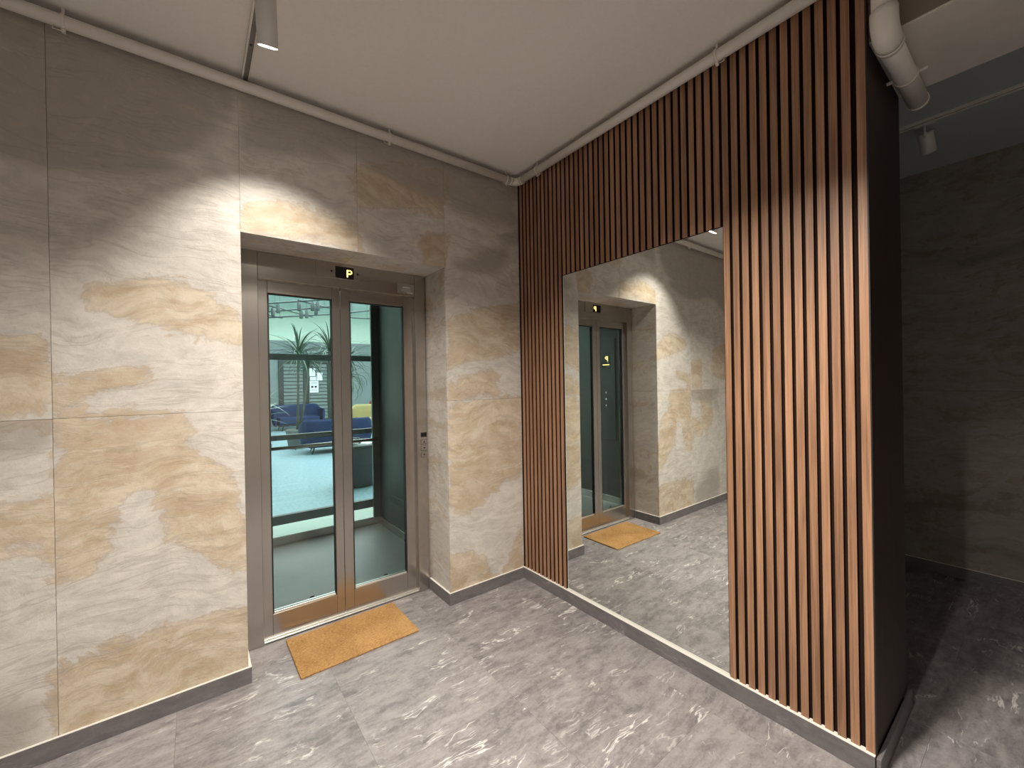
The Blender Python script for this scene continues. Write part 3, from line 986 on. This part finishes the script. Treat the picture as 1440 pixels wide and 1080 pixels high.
MT['blue'] = fabric('blue_upholstery', (0.024, 0.037, 0.095))
MT['navy'] = fabric('navy_upholstery', (0.016, 0.026, 0.07))
MT['maroon'] = fabric('maroon_upholstery', (0.10, 0.02, 0.03))
MT['yellow'] = fabric('yellow_upholstery', (0.32, 0.27, 0.13))
MT['red'] = fabric('red_upholstery', (0.22, 0.03, 0.035))


def tub_seat(name, label, loc, rz, w, d, h, mat, seat_mat, group=None, legs=MT['darkframe'], cat='sofa'):
    r = tag(empty(name, loc), label, cat, group)
    r.rotation_euler.z = rz
    # U-shaped shell, flaring outwards to the top; open side faces -y
    m = MB()
    n = 28
    prof = [(0.80, 0.20), (0.90, 0.30), (0.98, 0.48), (1.0, 0.68), (0.985, 0.92), (0.93, 1.0), (0.84, 0.985), (0.80, 0.90), (0.78, 0.55), (0.76, 0.42)]
    rings = []
    for k in range(n + 1):
        a = -pi * 0.04 + (pi * 1.08) * k / n
        ca, sa = cos(a), sin(a)
        e = 0.45
        px = (abs(ca) ** e) * (1 if ca >= 0 else -1) * w / 2
        py = (abs(sa) ** e) * (1 if sa >= 0 else -1) * d * 0.62 - d * 0.12
        if sa < 0: py = -d * 0.5 + 0.02
        arm = 0.80 + 0.20 * min(1, max(0, sa) * 1.6)
        ring = []
        for (s, zz) in prof:
            sx = 1 - (1 - s) * 0.62 * (1.0 / max(w, 0.1)) * 1.1
            sy = s
            ring.append(m.b.verts.new((px * sx, py * sy if sa >= 0 else py, h * zz * (arm if zz > 0.5 else 1))))
        rings.append(ring)
    for a, c in zip(rings, rings[1:]):
        for k in range(len(prof)):
            k2 = (k + 1) % len(prof)
            f = m.b.faces.new((a[k], c[k], c[k2], a[k2]))
            f.smooth = True
    m.b.faces.new(rings[0]); m.b.faces.new(list(reversed(rings[-1])))
    m.build('shell', mat, r)
    MB().box(-w * 0.40, w * 0.40, -d * 0.48, d * 0.38, h * 0.24, h * 0.52, 0.05, 3).build('seat_cushion', seat_mat, r)
    MB().box(-w * 0.38, w * 0.38, -d * 0.42, d * 0.34, h * 0.18, h * 0.24, 0.01).build('base_frame', legs, r)
    for sx in (-1, 1):
        for sy in (-1, 1):
            MB().tube([(sx * w * 0.31, sy * d * 0.30, h * 0.19), (sx * w * 0.34, sy * d * 0.36, 0.0)], [0.018, 0.011], 8).build('leg', legs, r)
    return r


tub_seat('loveseat', 'royal blue curved loveseat in front of the louvred door', (0.83, 13.15, 0), 0.06, 1.55, 0.80, 0.84, MT['blue'], MT['blue'])
tub_seat('loveseat', 'navy curved loveseat with its back to the lift screen', (0.58, 7.35, 0), pi - 0.15, 1.50, 0.85, 0.74, MT['blue'], MT['navy'])
tub_seat('armchair', 'dark maroon armchair beside the royal blue loveseat', (-0.50, 13.25, 0), -0.2, 0.80, 0.78, 0.80, MT['maroon'], MT['maroon'], cat='armchair')
tub_seat('loveseat', 'yellow loveseat beyond the navy loveseat', (2.75, 10.6, 0), -0.5, 1.9, 0.85, 0.84, MT['yellow'], MT['yellow'])
tub_seat('armchair', 'red armchair behind the yellow loveseat', (3.55, 12.7, 0), -0.4, 0.95, 0.8, 0.86, MT['red'], MT['red'], cat='armchair')

# --- dark drum table with glass and paper, next to the screen
dt = tag(empty('drum_table', (-0.06, 3.78, 0)), 'dark grey drum table standing right behind the shaft screen', 'table')
MT['drum'] = fabric('charcoal_fabric', (0.060, 0.062, 0.068))
lathe([(0, 0.012), (0.22, 0.012), (0.27, 0.03), (0.30, 0.30), (0.30, 0.55), (0.285, 0.575), (0, 0.575)], 36).build('drum', MT['drum'], dt)
lathe([(0, 0.575), (0.292, 0.575), (0.295, 0.585), (0.292, 0.595), (0, 0.595)], 36).build('top', MT['darkframe'], dt)
lathe([(0, 0.0), (0.21, 0.0), (0.21, 0.012), (0, 0.012)], 30).build('foot_ring', MT['rubber'], dt)
gl = tag(lathe([(0, 0.0), (0.05, 0.0), (0.05, 0.004), (0.006, 0.010), (0.006, 0.06), (0.07, 0.075), (0.075, 0.10), (0.072, 0.10), (0.066, 0.078), (0, 0.068)], 24).build('glass_dish', MT['clear'], None, (-0.12, 3.70, 0.595)), 'clear glass footed dish on the drum table', 'dish')
pp = tag(MB().box(-0.08, 0.08, -0.11, 0.11, 0, 0.004, 0.001).build('magazine', MT['paper'], None, (0.08, 3.78, 0.5955)), 'white magazine lying on the drum table', 'magazine')
pp.rotation_euler.z = 0.4

# --- dracaena plants
MT['leaf'] = simple('dracaena_leaf', (0.055, 0.095, 0.060), 0.45, 0, 0.3, 30)
MT['paleleaf'] = simple('pale_leaf', (0.45, 0.52, 0.42), 0.4, 0, 0.4, 12)  # paler leaf colour than the other plants
MT['trunk'] = simple('dracaena_trunk', (0.10, 0.095, 0.075), 0.9, 0, 0.3, 30)
MT['pot'] = simple('grey_planter', (0.12, 0.13, 0.13), 0.7)


def dracaena(loc, label, crowns, seed, group='dracaena palms in the hall', leafmat=None):
    rnd = random.Random(seed)
    r = tag(empty('potted_dracaena', loc), label, 'plant', group)
    lathe([(0, 0), (0.19, 0), (0.25, 0.42), (0.24, 0.45), (0.21, 0.45), (0.20, 0.40), (0, 0.40)], 24).build('planter', MT['pot'], r)
    for (cx, cy_, cz, n, L, droop) in crowns:
        MB().tube([(cx * 0.15, cy_ * 0.15, 0.40), (cx * 0.6, cy_ * 0.6, cz * 0.55), (cx, cy_, cz)], [0.034, 0.026, 0.020], 8).build('trunk', MT['trunk'], r)
        m = MB()
        for k in range(n):
            az = rnd.uniform(0, 2 * pi)
            el = rnd.uniform(-0.35, 1.35)
            ln = L * rnd.uniform(0.75, 1.15)
            wd = 0.017 * rnd.uniform(0.8, 1.2)
            dr_ = Vector((cos(az), sin(az), 0))
            sd = Vector((-sin(az), cos(az), 0))
            prev = None
            for q in range(7):
                tq = q / 6
                e = el - droop * tq * tq * 1.4
                if q == 0: pnt = Vector((cx, cy_, cz + rnd.uniform(-0.12, 0.04)))
                else: pnt = pnt + (dr_ * cos(e) + Vector((0, 0, sin(e)))) * (ln / 6)
                ww = wd * (0.7 + 0.6 * tq if tq < 0.4 else max(0.03, 1.0 - (tq - 0.4) / 0.6))
                cur = (m.b.verts.new(pnt - sd * ww), m.b.verts.new(pnt + Vector((0, 0, -ww * 0.4))), m.b.verts.new(pnt + sd * ww))
                if prev:
                    m.b.faces.new((prev[0], prev[1], cur[1], cur[0]))
                    m.b.faces.new((prev[1], prev[2], cur[2], cur[1]))
                prev = cur
        lv = m.build('leaf_crown', leafmat or MT['leaf'], r)
        lv['kind'] = 'stuff'
    return r


dracaena((-0.02, 8.4, 0), 'dracaena with a spiky crown above the shaft transom, left of the taller one', [(0.05, 0, 2.26, 80, 0.85, 0.75), (0.30, 0.1, 2.02, 44, 0.62, 1.1)], 3)
dracaena((0.78, 8.6, 0), 'dracaena with drooping lower leaves above the navy loveseat', [(0.0, 0, 2.34, 80, 0.88, 0.8), (0.42, -0.1, 2.14, 70, 0.80, 0.9), (0.45, 0.0, 1.72, 50, 0.85, 2.0)], 5)
dracaena((-1.10, 6.0, 0), 'pale leaved dracaena arching past the edge of the shaft glazing', [(0.0, 0, 1.0, 22, 0.62, 0.35), (0.04, 0.1, 1.25, 14, 0.55, 0.4)], 9, leafmat=MT['paleleaf'])

# --- hall track grid with hanging lamps
MT['htrack'] = simple('hall_track_grey', (0.05, 0.066, 0.07), 0.5)
segs = [((376.7, 426.7), (459, 421)), ((376.7, 438.3), (459, 431.7)), ((376.7, 446.7), (462, 442)), ((376, 429), (437, 445)), ((376, 443), (396, 447)), ((419, 422), (459, 432)), ((493, 439.4), (520, 436.5)), ((493, 446.5), (520, 448))]
grid = tag(empty('hall_lighting_grid', (0.8, 10.0, HZ)), 'diagonal grid of thin grey lighting rails hung under the hall skylight', 'lighting grid')
GL_ = Vector((0.8, 10.0, HZ))
rails = []
for i, (a, b) in enumerate(segs):
    P, Q = on_plane(*a, 2, 3.5), on_plane(*b, 2, 3.5)
    dv = (Q - P).normalized()
    ext = 0.7 if i < 3 else (0.4 if i in (3, 5) else 0.1)
    if i < 3 or i >= 6: P = P - dv * ext * 0.6
    Q = Q + dv * ext * (1 if i in (0, 1, 2) else 0.2)
    rails.append((P, Q))
    rl = MB().tube([P - GL_, Q - GL_], 0.022, 6).build('rail', MT['htrack'], grid)
    for tt in (0.15, 0.85):
        p = P.lerp(Q, tt) - GL_
        MB().tube([p, Vector((p.x, p.y, 0.0))], 0.003, 5).build('suspension_wire', MT['htrack'], rl)
placed = []
for (u, v) in [(394, 417), (389, 431), (397, 436), (409.5, 437), (418, 439), (427, 425), (442.5, 430), (456.5, 433), (505, 433)]:
    P = on_plane(u, v, 2, 3.40)
    best = None
    for (A_, B_) in rails:
        ab = B_ - A_
        tq = max(0.03, min(0.97, (P - A_).dot(ab) / ab.dot(ab)))
        q = A_ + ab * tq
        dd = (Vector((q.x, q.y, 0)) - Vector((P.x, P.y, 0))).length
        if best is None or dd < best[0]: best = (dd, q, ab.normalized())
    if any((best[1] - q_).length < 0.16 for q_ in placed): best = (0, best[1] + best[2] * 0.2)
    placed.append(best[1])
    s = tag(empty('hall_spotlight', best[1] - Vector((0, 0, 0.06))), 'small grey cylinder spotlight hanging from the hall lighting grid', 'spotlight', 'spotlights on the hall grid')
    lathe([(0, -0.19), (0.041, -0.19), (0.045, -0.18), (0.045, 0.0), (0.04, 0.01), (0, 0.01)], 14).build('body', MT['htrack'], s)
    lathe([(0, 0.01), (0.012, 0.01), (0.012, 0.0376), (0, 0.0376)], 8).build('stem', MT['htrack'], s)

# ------------------------------------------------------------------ ceiling pipes
PRAD = 0.025
pz = ZC - 0.055
pd = 0.037
cp = tag(empty('ceiling_pipe', (0, 0, pz)), 'white pipe clipped under the ceiling around the room corner', 'pipe')
MB().tube([(XO + 0.02, -pd, 0), (-0.085 - 0.0, -pd, 0)], PRAD, 20).build('pipe_run', MT['pipe'], cp)
MB().tube([(-pd, -0.085, 0), (-pd, YE - 0.0255, 0)], PRAD, 20).build('pipe_run', MT['pipe'], cp)
el = [(-0.095, -pd, 0)]
for k in range(9):
    a = pi / 2 * k / 8
    el.append((-0.085 + 0.048 * sin(a), -0.085 + 0.048 * cos(a), 0))
el.append((-pd, -0.095, 0))
MB().tube(el, PRAD + 0.002, 20).build('elbow', MT['pipe'], cp)
MB().tube([(-0.105, -pd, 0), (-0.088, -pd, 0)], PRAD + 0.004, 20).build('collar', MT['pipe'], cp)
MB().tube([(-pd, -0.105, 0), (-pd, -0.088, 0)], PRAD + 0.004, 20).build('collar', MT['pipe'], cp)


def clip(pos, along, parent):
    m = MB()
    pos = Vector(pos); al = Vector(along).normalized()
    m.tube([pos - al * 0.006, pos + al * 0.006], PRAD + 0.004, 18)
    c = m.build('clip', MT['pipe'], parent)
    MB().box(pos.x - 0.006, pos.x + 0.006, pos.y - 0.006, pos.y + 0.006, -PRAD - 0.018, -PRAD - 0.002, 0.001).build('clip_tab', MT['pipe'], c)
    MB().box(pos.x - 0.005, pos.x + 0.005, pos.y - 0.005, pos.y + 0.005, PRAD, 0.055, 0.001).build('clip_stem', MT['pipe'], c)
    q = pos + al * -0.03
    MB().tube([pos + Vector((0, 0, -PRAD - 0.012)), q + Vector((0, 0, -PRAD - 0.014)), q + Vector((0, 0, -PRAD + 0.004))], 0.0022, 6).build('cable_tie', MT['pipe'], c)


for xx in (-3.4, -2.32, -0.995, -0.135): clip((xx, -pd, 0), (1, 0, 0), cp)
for yy in (-0.265, -1.50): clip((-pd, yy, 0), (0, 1, 0), cp)

# larger drain pipe under the beam
dp = tag(empty('drain_pipe', (-0.05, YE - 0.06, ZBM - 0.045)), 'thick white pipe bending under the beam beside the slatted wall end', 'pipe')
R2 = 0.034
off = 0.0
MB().tube([(0, 0, 0.05), (0, 0, ZC - ZBM + 0.045)], R2, 22).build('riser', MT['pipe'], dp)
e2 = [(0, 0, 0.075)]
for k in range(9):
    a = pi / 2 * k / 8
    e2.append((0.055 - 0.055 * cos(a), 0, 0.055 - 0.055 * sin(a)))
e2.append((0.07, 0, 0))
MB().tube(e2, R2 + 0.004, 22).build('elbow', MT['pipe'], dp)
MB().tube([(0.065, 0, 0), (0.58, 0, 0)], R2, 22).build('pipe_run', MT['pipe'], dp)
MB().tube([(0.072, 0, 0), (0.090, 0, 0)], R2 + 0.0055, 22).build('collar', MT['pipe'], dp)
MB().tube([(0.572, 0, 0), (0.584, 0, 0)], R2 + 0.003, 22).build('end_ring', MT['pipe'], dp)
cl = MB().tube([(0.332, 0, 0), (0.345, 0, 0)], R2 + 0.004, 22).build('clip', MT['pipe'], dp)
MB().tube([(0.338, -R2, 0), (0.338, -R2 - 0.028, 0)], 0.007, 8).build('clip_ear', MT['pipe'], cl)
MB().tube([(0.338, R2, 0), (0.338, R2 + 0.022, 0)], 0.007, 8).build('clip_ear', MT['pipe'], cl)

# ------------------------------------------------------------------ lighting tracks and spotlights
def track(x, y0, y1, label, wdt=0.034):
    t = tag(empty('lighting_track', (x, y0, ZC)), label, 'lighting track')
    L = y1 - y0
    MB().box(-wdt / 2, -wdt / 2 + 0.007, 0, L, -0.020, -0.0005).build('rail_side', MT['pipe'], t)
    MB().box(wdt / 2 - 0.007, wdt / 2, 0, L, -0.020, -0.0005).build('rail_side', MT['pipe'], t)
    MB().box(-wdt / 2 + 0.007, wdt / 2 - 0.007, 0, L, -0.012, -0.0005).build('rail_channel', MT['trackslot'], t)
    MB().box(-wdt / 2, wdt / 2, L - 0.006, L, -0.020, -0.0005).build('end_cap', MT['black'], t)
    for k in range(4):
        lathe([(0, -0.0135), (0.005, -0.0135), (0.005, -0.012), (0, -0.012)], 10).build('screw', MT['rubber'], t, (0, L - 0.27 - k * 0.9, 0))
    return t


TX = -1.711
track(TX, YO + 0.3, -0.012, 'grey lighting track running across the ceiling to the stone wall')
track(1.52, YO + 0.3, -0.4, 'grey lighting track on the corridor ceiling beyond the beam', 0.04)


def spotlight(tip, aim, label, power, trackx, angle=74, blend=0.35, length=0.165, rad=0.035, lit=True):
    """cylinder lamp; tip is the centre of its lens, aim its beam direction"""
    tip = Vector(tip); a = Vector(aim).normalized()
    r = tag(empty('spotlight', tip), label, 'spotlight', None)
    q = Vector((0, 0, -1)).rotation_difference(a)
    def turn(m):
        bmesh.ops.rotate(m.b, verts=m.b.verts[:], cent=(0, 0, 0), matrix=q.to_matrix())
        return m
    turn(lathe([(0.0, 0.006), (rad - 0.0025, 0.006), (rad - 0.0015, 0.0), (rad, 0.0), (rad, length - 0.006), (rad - 0.006, length), (0, length)], 32)).build('body', MT['lampbody'], r)
    turn(lathe([(0.0, 0.001), (rad - 0.0017, 0.001)], 28)).build('lens', MT['lens'] if lit else MT['track'], r)
    top = -a * (length * 0.62)
    base = Vector((trackx - tip.x, top.y, ZC - 0.021 - tip.z))
    dirx = 1 if base.x > top.x else -1
    MB().tube([top + Vector((dirx * (rad - 0.002), 0, 0)), Vector((base.x, top.y, top.z)) + Vector((0, 0, 0.012)), base], 0.006, 10).build('arm', MT['lampbody'], r)
    MB().box(base.x - 0.014, base.x + 0.014, base.y - 0.045, base.y + 0.045, base.z - 0.012, base.z, 0.002).build('track_adapter', MT['lampbody'], r)
    if lit:
        ld = bpy.data.lights.new('lamp_light', 'SPOT')
        ld.energy = power
        ld.color = SPOT_COL
        ld.spot_size = radians(angle)
        ld.spot_blend = blend
        ld.shadow_soft_size = 0.022
        lo = bpy.data.objects.new('lamp_light', ld)
        COL.objects.link(lo)
        lo.parent = r
        lo.rotation_euler = q.to_euler()
        lo.location = a * 0.002
    return r


def disc_lamp(pos, label, power, trackx, rad=0.115):
    """flat round lamp facing straight down, hung from the track by a short arm"""
    pos = Vector(pos)
    r = tag(empty('disc_lamp', pos), label, 'lamp')
    lathe([(0.0, 0.012), (rad, 0.012), (rad + 0.003, 0.0), (rad + 0.008, 0.0), (rad + 0.008, 0.028), (rad - 0.02, 0.04), (0, 0.04)], 48).build('housing', MT['lampbody'], r)
    lathe([(0.0, 0.010), (rad, 0.010)], 48).build('diffuser', MT['diffuser'], r)
    bx = trackx - pos.x
    MB().tube([(0, 0, 0.038), (0, 0, 0.12), (bx, 0, 0.17), (bx, 0, ZC - 0.021 - pos.z)], 0.008, 10).build('arm', MT['lampbody'], r)
    MB().box(bx - 0.014, bx + 0.014, -0.045, 0.045, ZC - 0.033 - pos.z, ZC - 0.021 - pos.z, 0.002).build('track_adapter', MT['lampbody'], r)
    ld = bpy.data.lights.new('lamp_light', 'AREA')
    ld.shape = 'DISK'
    ld.size = rad * 2
    ld.spread = radians(142)
    ld.energy = power
    ld.color = SPOT_COL
    lo = bpy.data.objects.new('lamp_light', ld)
    COL.objects.link(lo)
    lo.parent = r
    lo.location = (0, 0, 0.006)
    return r


spotlight((-1.69, -0.605, 2.737), (0.093, 0.476, -0.874), 'lit white cylinder spotlight aimed at the lift doors', SPOT_POWER['door'], TX, 84, 0.65)
disc_lamp((-1.44, -1.70, 2.70), 'lit round disc lamp hanging from the track over the room', SPOT_POWER['disc'], TX)
spotlight((-1.66, -1.995, 2.72), (0.80, -0.24, -0.74), 'lit white cylinder spotlight aimed past the slatted wall end', SPOT_POWER['corridor'], TX, 54, 0.6)
spotlight((-1.68, -3.4, 2.72), (0.1, -0.35, -0.9), 'added white fill spotlight at the unseen rear end of the track', SPOT_POWER['rear'], TX, 90, 0.6)  # unseen lamp added behind the camera for bounce light on the ceiling
spotlight((1.62, -1.965, 2.80), (0.55, -0.05, -0.8), 'unlit white spotlight on the corridor ceiling track', 0, 1.52, lit=False, length=0.12, rad=0.036)

# ------------------------------------------------------------------ coir mat
mt = tag(empty('coir_doormat', (-1.224, 0.055, 0.0005)), 'rectangular golden brown coir doormat in front of the lift doors', 'doormat')
mt.rotation_euler.z = 0.012
mw, ml, mh = 0.315, 0.197, 0.014
rnd = random.Random(11)
m = MB().box(-mw, mw, -ml, ml, 0, mh - 0.003, 0.004, 2)
m.build('mat_backing', MT['coir'], mt)
verts, faces = [], []
for k in range(26000):
    x_, y_ = rnd.uniform(-mw, mw), rnd.uniform(-ml, ml)
    if abs(x_) > mw - 0.02 and abs(y_) > ml - 0.02:
        dx, dy = abs(x_) - mw + 0.02, abs(y_) - ml + 0.02
        if dx * dx + dy * dy > 0.0004: continue
    hgt = mh - 0.004 + rnd.uniform(0.001, 0.007)
    az = rnd.uniform(0, 2 * pi)
    ln = rnd.uniform(0.002, 0.008)
    d = Vector((cos(az), sin(az), 0)); s_ = Vector((-sin(az), cos(az), 0)) * rnd.uniform(0.0004, 0.0009)
    b0 = Vector((x_, y_, mh - 0.006))
    tp = b0 + d * ln; tp.z = hgt
    i0 = len(verts)
    verts += [tuple(b0 - s_), tuple(b0 + s_), tuple(tp)]
    faces.append((i0, i0 + 1, i0 + 2))
me = bpy.data.meshes.new('coir_pile')
me.from_pydata(verts, [], faces)
pile = mesh_obj('coir_pile', me, MT['coir'], mt)
pile['kind'] = 'stuff'
